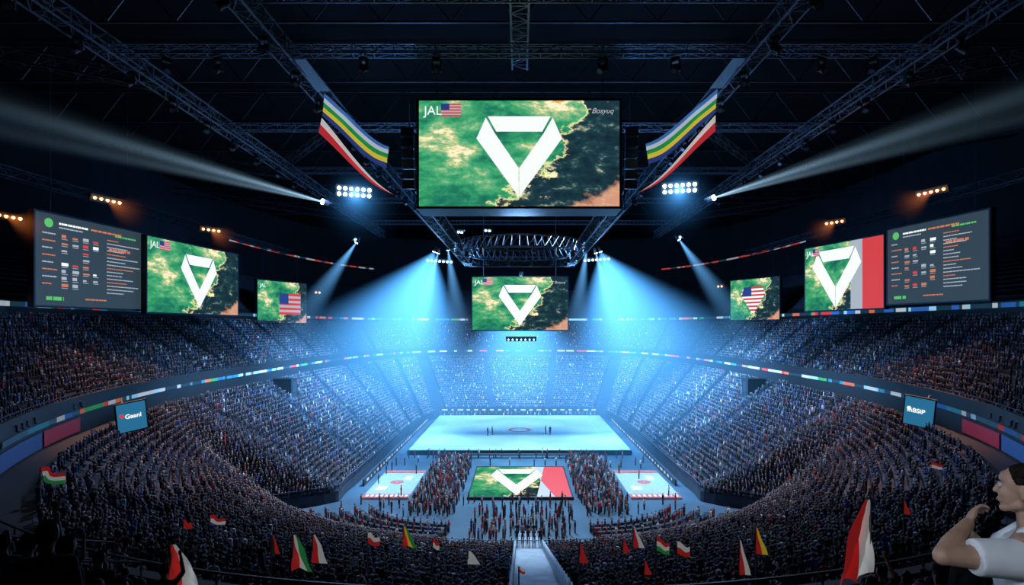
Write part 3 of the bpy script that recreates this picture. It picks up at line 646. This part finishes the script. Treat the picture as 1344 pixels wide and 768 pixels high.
def tmpl(stand_,sub,arms=False):
    bm=bmesh.new(); dz=.42 if stand_ else 0
    cls=[]; V=[]; T=[]
    def loft(levels,n,c,yo=0):
        o=len(V)
        for (z,a,b) in levels:
            for i in range(n): V.append((a*math.cos(2*PI*(i+.5)/n),b*math.sin(2*PI*(i+.5)/n)+yo,z)); cls.append(c)
        for k in range(len(levels)-1):
            for i in range(n):
                q=(o+k*n+i,o+k*n+(i+1)%n,o+(k+1)*n+(i+1)%n,o+(k+1)*n+i); T.append((q[0],q[1],q[2])); T.append((q[0],q[2],q[3]))
        for i in range(1,n-1): T.append((o+(len(levels)-1)*n,o+(len(levels)-1)*n+i,o+(len(levels)-1)*n+i+1))
    loft([(.4+dz,.14,.11),(.72+dz,.16,.12),(.95+dz,.19,.1),(1.02+dz,.09,.07)],6,0)
    if stand_: loft([(0,.12,.09),(.85,.15,.11)],5,3)
    else: loft([(.36,.17,.2),(.52,.17,.2)],4,3,.2)
    if arms:
        for s in (-1,1):
            o=len(V); 
            for (cx_,cz,w,c) in ((.2,.93,.05,0),(.28,1.15,.045,1),(.24,1.42,.04,1)):
                for dx,dy in ((-1,-1),(1,-1),(0,1)): V.append((s*cx_+dx*w,dy*w+.05,cz+dz)); cls.append(c)
            for k in range(2):
                for i in range(3):
                    q=(o+k*3+i,o+k*3+(i+1)%3,o+(k+1)*3+(i+1)%3,o+(k+1)*3+i); T.append((q[0],q[1],q[2])); T.append((q[0],q[2],q[3]))
    bmesh.ops.create_icosphere(bm,subdivisions=sub,radius=1); bm.verts.ensure_lookup_table(); o=len(V)
    for v in bm.verts:
        V.append((v.co.x*.088,v.co.y*.108+.01,v.co.z*.125+1.18+dz)); cls.append(2 if (v.co.z>.6 or (v.co.y<-.25 and v.co.z>-.5)) else 1)
    for f in bm.faces: T.append(tuple(o+v.index for v in f.verts))
    bm.free(); return np.array(V),np.array(T),np.array(cls)
CC=np.array([c for _,c in COLS]); 
parts=[]
def batch(pos,face,tp,sc=1.,cw=CW):
    V,T,cl=tp; N=len(pos)
    if N==0: return
    s=rng.uniform(.92,1.08,N)*sc; c,sn=np.cos(face),np.sin(face)
    X=(V[None,:,0]*c[:,None]-V[None,:,1]*sn[:,None])*s[:,None]+pos[:,0:1]; Y=(V[None,:,0]*sn[:,None]+V[None,:,1]*c[:,None])*s[:,None]+pos[:,1:2]; Z=V[None,:,2]*s[:,None]+pos[:,2:3]
    W=np.stack([X,Y,Z],2)
    sh=CC[rng.choice(7,N,p=cw)]*rng.uniform(.6,1.5,(N,1)); sk=np.array([.54,.41,.36])*rng.uniform(.4,1.05,(N,1)); hr=np.array([.05,.04,.04])*rng.uniform(.3,2.2,(N,1)); tr=np.array([.02,.025,.04])*np.ones((N,1))
    P4=np.stack([sh,sk,hr,tr],1); col=P4[:,cl,:]; parts.append((W.reshape(-1,3),col.reshape(-1,3),T,N,len(V)))
dd=np.hypot(rest[:,0],rest[:,1]); fc=np.arctan2(rest[:,0],100-rest[:,1]); fc=np.where(rest[:,1]>100,np.arctan2(rest[:,0]*1.0,-(rest[:,1]-100)),fc)+rng.uniform(-.4,.4,len(rest))
near=dd<60; rnd=rng.random(len(rest))
batch(rest[near&(rnd<.86)],fc[near&(rnd<.86)],tmpl(False,2),.95); q=near&(rnd>=.86)&(rnd<.985); batch(rest[q],fc[q],tmpl(True,2),.84); q=near&(rnd>=.985); batch(rest[q],fc[q],tmpl(True,2,True),.84)
q=(~near)&(rnd<.98); batch(rest[q],fc[q],tmpl(False,1),.95); q=(~near)&(rnd>=.98); batch(rest[q],fc[q],tmpl(True,1,True),.85)
FP=[]
def blk(x0,x1,y0,y1,sp,p=.9,z=0,jit=.45):
    for x in np.arange(x0,x1,sp):
        for y in np.arange(y0,y1,sp*1.25):
            if random.random()<p: FP.append((x+random.uniform(-jit,jit),y+random.uniform(-jit,jit),z))
blk(-15,-8.6,76,108,.66,.9); blk(8.9,15.5,76,108,.66,.9); blk(-5.5,6.5,66.5,78,.85,.65); blk(-7.5,7.5,80,82,1.1,.5); blk(-21,21,109,111,1.1,.45,0,.2)
blk(-24,-15.5,99.5,108,1.7,.3); blk(16,24,99.5,108,1.7,.3); blk(-24,-16,77,82,1.4,.35); blk(16,24,77,82,1.4,.35); blk(-22,22,157,160,1.1,.7,0,.3); blk(-7,8,102,104,1.4,.35); blk(-22.6,-16.6,84,98,2.6,.3,.24,.3); blk(16.9,23.3,84,98,2.6,.3,.24,.3)
for sx in (-1,1):
    for j in range(5):
        r=13+j*2.+1.3
        for i in range(18):
            t=-1.45+i/17*1.15; FP.append((sx*(7+r*math.cos(t)*.95),78.5+r*math.sin(t)*.62,0))
FP=np.array(FP); FP=FP[~((FP[:,1]<CY)&(np.hypot(FP[:,0],FP[:,1]-CY)>rA1(np.arctan2(FP[:,1]-CY,FP[:,0]))-.6))]
batch(FP,rng.uniform(-PI,PI,len(FP)),tmpl(True,2),.95,CWF)
nv=sum(len(p[0]) for p in parts); Vall=np.concatenate([p[0] for p in parts]); Call=np.concatenate([p[1] for p in parts]); Ts=[]; o_=0
for W,c,T,N,n in parts:
    Ts.append((T[None]+(np.arange(N)*n)[:,None,None]+o_).reshape(-1,3)); o_+=N*n
Tall=np.concatenate(Ts).astype(np.int32); me=bpy.data.meshes.new('crowd'); me.vertices.add(nv); me.vertices.foreach_set('co',Vall.astype(np.float32).ravel())
me.loops.add(Tall.size); me.loops.foreach_set('vertex_index',Tall.ravel()); me.polygons.add(len(Tall)); me.polygons.foreach_set('loop_start',np.arange(0,Tall.size,3,dtype=np.int32))
at=me.color_attributes.new('col','FLOAT_COLOR','POINT'); at.data.foreach_set('color',np.concatenate([Call,np.ones((nv,1))],1).astype(np.float32).ravel())
me.materials.append(M['attr']); me.update(calc_edges=True); me.validate()
crowd=link(me,'crowd'); tag(crowd,'dense crowd of spectators filling the stands and the arena floor','crowd','spectators',kind='stuff')
for i,(pxx,pyy) in enumerate(((640,568),(646,567),(716,566),(722,567))):
    Y=F*(H-1)/(pyy+4-HY); p=P(pxx,pyy,Y); person(p.x,Y,1.,random.uniform(-3,3),random.choice(('stand','one')),(0,1,1,0)[i],f'performer in dark clothes on the raised court, {("leftmost","second from left","third from left","rightmost")[i]}','performers on the raised court',1.15)
for i in range(9):
    x=-.3+(i%5)*.62; y=(62.,63.6)[i//5]; person(x,y,1.5,PI+random.uniform(-.5,.5),'stand',(0,1,0,2,0,1,3,0,0)[i],f'{("black","navy","black","grey","black","navy","white","black","black")[i]} topped person at the walkway foot, {("front","back")[i//5]} row, {ORD[i%5]} from left','people at the foot of the walkway')

# ------------------------------------------------------------------ hand flags
W_=(.7,.72,.72); Rd=(.62,.03,.03); G_=(.03,.32,.08); Yl=(.85,.62,.05); K_=(.02,.02,.02)
def hand_flag(pxx,pyy,wp,hp,cols,label,vertical=False,Y=None,tilt=.15,srf=s1,hang=0.,flip=False,fold=1.):
    if Y is None:
        Y=70.
        for q in np.arange(22,75,.25):
            p=P(pxx,pyy,q); 
            if p.z-s1(p.x,p.y)<=2.9 : Y=q; break
    p=P(pxx,pyy,Y); w=wp*Y/F; h=hp*Y/F; base_z=srf(p.x,p.y)+1.15
    o=thing('hand_flag',label,'flag',(p.x-w/2,p.y,p.z-h/2)); mb=MB(); n=len(cols); m=18
    for k in range(n):
        sub=4 if Y<20 else 1
        for s_ in range(sub):
            vs=[]
            for i in range(m+1):
                u=i/m
                for v in ((k+s_/sub)/n,(k+(s_+1)/sub)/n):
                    if vertical:
                        sp=.16+.84*u**.9; x=(v*sp)*w*1.05 if not flip else w-(1-v)*sp*w*1.05; z=h*(1-u)-hang*h*.35*v*u+.06*h*math.sin(v*11+u*4)*u; yy=.18*w*fold*math.sin(v*13+u*5)*min(1,u*2)
                        if flip: z-=.14*h*(1-v)*u
                    else:
                        x=u*w; z=h*(1-v)-hang*u*h*(1-0.3*v)+tilt*w*u*(1-u)+.08*h*math.sin(u*7); yy=.14*w*math.sin(u*7+v*2.)
                    vs.append((x,yy,z))
            mb.add(vs,[(2*i,2*i+1,2*i+3,2*i+2) for i in range(m)],cols[k])
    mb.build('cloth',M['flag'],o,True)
    xb=w if flip else 0
    MB().bar((xb,0,min(-.1,base_z-(p.z-h/2))),(xb,0,h*1.06),.016 if Y<20 else .03,6).build('pole',M['wood'],o)
    return o
FL=[(68,623,30,18,[Rd,W_,G_],0,'red, white and green flag held up in the far left crowd'),(285,682,20,10,[Rd,W_],0,'small red over white flag in the left crowd'),(246,688,12,9,[Rd],0,'tiny red flag left of the red and white one'),
(397,724,26,44,[Rd,W_,G_],1,'tall drooping red, white and green flag in the left foreground crowd'),(420,719,20,34,[Rd,W_],1,'drooping red and white flag beside the tall tricolour'),(362,714,12,22,[K_,Rd],1,'thin dark and red flag left of the tall tricolour'),
(490,707,16,14,[W_,Rd],0,'white and red flag above the left desks'),(538,704,18,26,[Rd,Yl,G_],1,'red, yellow and green flag left of the centre crowd'),(572,713,9,12,[Rd,W_],0,'small red and white flag left of the walkway'),(622,731,16,16,[W_],1,'plain white flag just left of the walkway'),
(766,725,11,24,[Rd],1,'narrow plain red flag right of the walkway'),(822,716,9,16,[Rd],1,'small plain red flag right of the walkway, second from it'),(838,705,14,24,[Rd,W_],1,'red and white flag rising above the right desks'),(870,715,18,18,[Rd,W_,G_],0,'red, white and green flag right of the walkway'),(897,720,18,16,[W_,Rd],0,'white over red flag right of the small tricolour'),
(850,744,9,18,[Rd],1,'narrow red flag near the bottom edge right of the walkway'),(977,730,14,42,[Rd,W_],1,'tall narrow red and white flag in the right foreground'),(999,709,15,32,[Rd,Yl],1,'red and yellow flag in the right foreground'),(1190,665,8,18,[Rd],1,'thin red flag in the far right crowd'),(1230,611,16,8,[Rd,W_],0,'tiny red and white flag high in the right crowd'),(685,748,8,8,[W_,Rd],0,'tiny white and red flag at the bottom centre')]
for a,b,w,h,cols,v,lab in FL: hand_flag(a,b,w,h,cols,lab,bool(v),hang=.45 if not v else .35)
hand_flag(1121,706,44,100,[Rd,W_],'large red and white flag at the bottom right beside the man in white',True,10.,srf=s2,hang=-.1,flip=True)
hand_flag(246,746,46,62,[Rd,W_],'large red and white flag at the bottom left edge',True,10.,srf=s2,hang=.5)
for k,(pxx,Yp) in enumerate(((1158,9.7),(215,9.8))):
    x=(pxx-CX)*Yp/F; person(x,Yp,s2(x,Yp),0.1,'one',0,f'person in black top holding up the large flag at the bottom {"right" if k==0 else "left"}')

# ------------------------------------------------------------------ man in white tee (foreground right)
ox,oy=2.11,2.36; oz=s2(ox,oy)
man=thing('person','man in a white short-sleeved top, hand raised to his face, at the right edge','person',(ox,oy,oz),Matrix.Rotation(math.radians(42),3,'Z'))
sc=.93
hs=(H-(648-430)*oy/F-oz)/sc
b=MB(); dz=hs-1.62
for s in (-1,1):
    b.caps((s*.1,0,.92+dz),(s*.11,.02,.5+dz*.5),.095,.065).caps((s*.11,.02,.5+dz*.5),(s*.11,0,.09),.062,.045).ball((s*.11,.07,.05),(.05,.13,.05))
b.ball((0,0,.98+dz),(.17,.12,.13)).ball((0,0,1.13+dz),(.15,.105,.16)).ball((0,0,1.29+dz),(.185,.12,.18)).caps((-.165,0,1.405+dz),(.165,0,1.405+dz),.068,.068)
b.caps((0,-.015,1.4+dz),(0,-.005,1.56+dz),.06,.056)
hc=Vector((0,.02,1.63+dz))
b.ball(hc+Vector((0,-.012,.03)),(.074,.094,.088),24,16).ball(hc+Vector((0,.03,-.02)),(.06,.062,.085),20,14).ball(hc+Vector((0,.07,-.092)),(.022,.02,.018)).ball(hc+Vector((0,.06,.045)),(.052,.03,.035),16,10)
b.caps(hc+Vector((0,.09,.018)),hc+Vector((0,.104,-.02)),.006,.0095).ball(hc+Vector((0,.082,-.055)),(.024,.014,.016))
for s in (-1,1):
    b.ball(hc+Vector((s*.077,-.008,-.005)),(.009,.018,.03),8,6); b.caps(hc+Vector((s*.05,.008,-.06)),hc+Vector((s*.014,.07,-.09)),.02,.017); b.ball(hc+Vector((s*.036,.064,-.02)),(.02,.02,.02))
LS=Vector((-.185,.01,1.375+dz)); LE=Vector((-.385,.24,1.375+dz)); LW=Vector((-.13,.20,1.465+dz))
RS=Vector((.185,0,1.39+dz)); RE=Vector((.28,.2,1.2+dz)); RW=Vector((.1,.24,1.36+dz))
for a_,e_,w_ in ((LS,LE,LW),(RS,RE,RW)):
    b.caps(a_,a_.lerp(e_,.5),.06,.054).caps(a_.lerp(e_,.5),e_,.054,.04).caps(e_,e_.lerp(w_,.35),.041,.044).caps(e_.lerp(w_,.35),w_,.044,.027)
def hand(w,d,n,side,curl):
    d=d.normalized(); n=(n-d*n.dot(d)).normalized(); s=d.cross(n)*side
    pc=w+d*.05; R=Matrix((s,n,d)).transposed(); b.ball(pc,(.04,.016,.052),12,8,R)
    for k,(o_,L_) in enumerate(((-.03,.062),(-.01,.074),(.01,.07),(.029,.055))):
        p0=pc+s*o_+d*.035; p=p0
        for j,fr in enumerate((.45,.32,.23)):
            ang=curl*(j+.6); v=(d*math.cos(ang)-n*math.sin(ang)); q=p+v*L_*fr; b.caps(p,q,.0092-.0009*j,.0086-.0009*j); p=q
    p=pc-s*.035-d*.015; q=p-s*.022+d*.028-n*.01; b.caps(p,q,.012,.0105); b.caps(q,q+d*.028-n*.012+s*.004,.0105,.009)
hand(LW,Vector((.65,-.1,.45)),Vector((-.4,.8,.3)),1,.6); hand(RW,Vector((-.5,-.05,.7)),Vector((.4,.8,.3)),-1,.55)
for i,v in enumerate(b.v): b.v[i]=(v[0]*sc,v[1]*sc,v[2]*sc)
me=remesh(b,.0048,4,'man_body'); 
for k in('skin','trousers','hair'): me.materials.append(M[k])
n=len(me.polygons); ce=np.zeros(n*3); me.polygons.foreach_get('center',ce); ce=ce.reshape(-1,3); mi=np.zeros(n,int); mi[ce[:,2]<(.97+dz)*sc]=1
rel=ce/sc-np.array(hc)
mi[(np.abs(rel[:,0])<.09)&(rel[:,1]<.03+.55*(rel[:,2]-.05))&((rel[:,2]>.035)|((rel[:,1]<-.03)&(rel[:,2]>-.055)))]=2
me.polygons.foreach_set('material_index',mi)
link(me,'body',man)
def scaled(o): o.scale=(sc,sc,sc); return o
t=MB(); t.ball((0,0,.98+dz),(.185,.135,.13)).ball((0,0,1.13+dz),(.175,.13,.18)).ball((0,-.005,1.27+dz),(.21,.145,.2)).caps((-.175,0,1.375+dz),(.175,0,1.375+dz),.082,.082).caps((-.08,-.01,1.425+dz),(.08,-.01,1.425+dz),.062,.062)
for a_,e_ in ((LS,LE),(RS,RE)): t.ball(a_,.086); t.bar(a_,a_.lerp(e_,.62),.085,16,.078); t.ball(a_.lerp(Vector((0,0,1.27+dz)),.35),.1)
me=remesh(t,.009,6,'shirt'); me.materials.append(M['tee']); scaled(link(me,'t_shirt',man))
hr=MB(); hr.ball(hc+Vector((0,-.014,.034)),(.0765,.0955,.089),28,20); me=remesh(hr,.004,1,'hair')
me2=bmesh.new(); me2.from_mesh(me)
kill=[v for v in me2.verts if (v.co.y-hc.y>.03+(v.co.z-hc.z-.05)*.55) or (v.co.z<hc.z+.035 and v.co.y>hc.y-.03) or (v.co.z<hc.z-.05)]
bmesh.ops.delete(me2,geom=kill,context='VERTS'); me2.to_mesh(me); me2.free(); me.materials.append(M['hair']); scaled(link(me,'hair',man))
for s in (-1,1):
    scaled(MB().ball(hc+Vector((s*.028,.079,.013)),.0105).build('eye',M['eye'],man,True)); scaled(MB().ball(hc+Vector((s*.028,.0865,.013)),.005).build('iris',M['iris'],man,True))
    scaled(MB().caps(hc+Vector((s*.014,.09,.035)),hc+Vector((s*.042,.08,.036)),.0035,.0025).build('eyebrow',M['hair'],man,True))
scaled(MB().caps(hc+Vector((-.016,.093,-.054)),hc+Vector((.016,.093,-.054)),.005,.005).build('lips',M['lip'],man,True))

# ------------------------------------------------------------------ lights
def spot(loc,tgt,p,col,ang=60,blend=.7,size=1.):
    l=bpy.data.lights.new('spot','SPOT'); l.energy=p; l.color=col; l.spot_size=math.radians(ang); l.spot_blend=blend; l.shadow_soft_size=size
    o=bpy.data.objects.new('spot',l); C.objects.link(o); o.location=loc; o.rotation_euler=(Vector(tgt)-Vector(loc)).to_track_quat('-Z','Y').to_euler()
BLU=(.2,.5,1.); WRM=(1.,.5,.35)
k=1000
spot((0,125,48),(0,134,0),185*k,(.45,.76,1.),75,.6,3)
spot((0,100,46),(0,85,0),240*k,(.5,.76,1),85,.7,3)
for sx in (-1,1):
    spot((sx*8,112,44),(sx*36,122,6),480*k,(.28,.6,1),70,1,1.5)
    spot((sx*10,100,42),(sx*38,92,6),310*k,(.32,.6,1),66,1,1.5)
    spot((sx*5,130,44),(sx*18,182,8),440*k,(.28,.6,1),70,1,1.5)
    spot((sx*20,110,42),(sx*58,130,22),65*k,BLU,80,1,1.5)
    spot((sx*25,80,45),(sx*54,60,22),11*k,(.3,.5,1),90,1,1.5)
    spot((sx*22,76,44),(sx*22,48,8),62*k,(.42,.6,1),80,1,2)
    spot((sx*50,70,46),(sx*32,68,5),66*k,WRM,76,1,1.5)
    spot((sx*14,90,36),(sx*40,60,58),20*k,(.2,.45,.9),120,1,2)  # added blue uplight to bring out the roof trusses
spot((0,70,36),(0,60,60),14*k,(.2,.45,.9),140,1,2)  # added centre uplight for the roof trusses
spot((-4.5,-2.5,28.5),(2.0,2.3,24.1),1.5*k,(.75,.85,1),22,1,.8)  # added spot aimed at the man, no fixture stands there
spot((-6,7,26.5),(2.0,2.3,24.3),.7*k,(.6,.78,1),20,1,.6)  # second added spot on the man, from the arena side
w=bpy.data.worlds.new('world'); S.world=w; w.use_nodes=True; nt=w.node_tree; bg=nt.nodes['Background']; bg.inputs[0].default_value=(.01,.02,.04,1); bg.inputs[1].default_value=.3
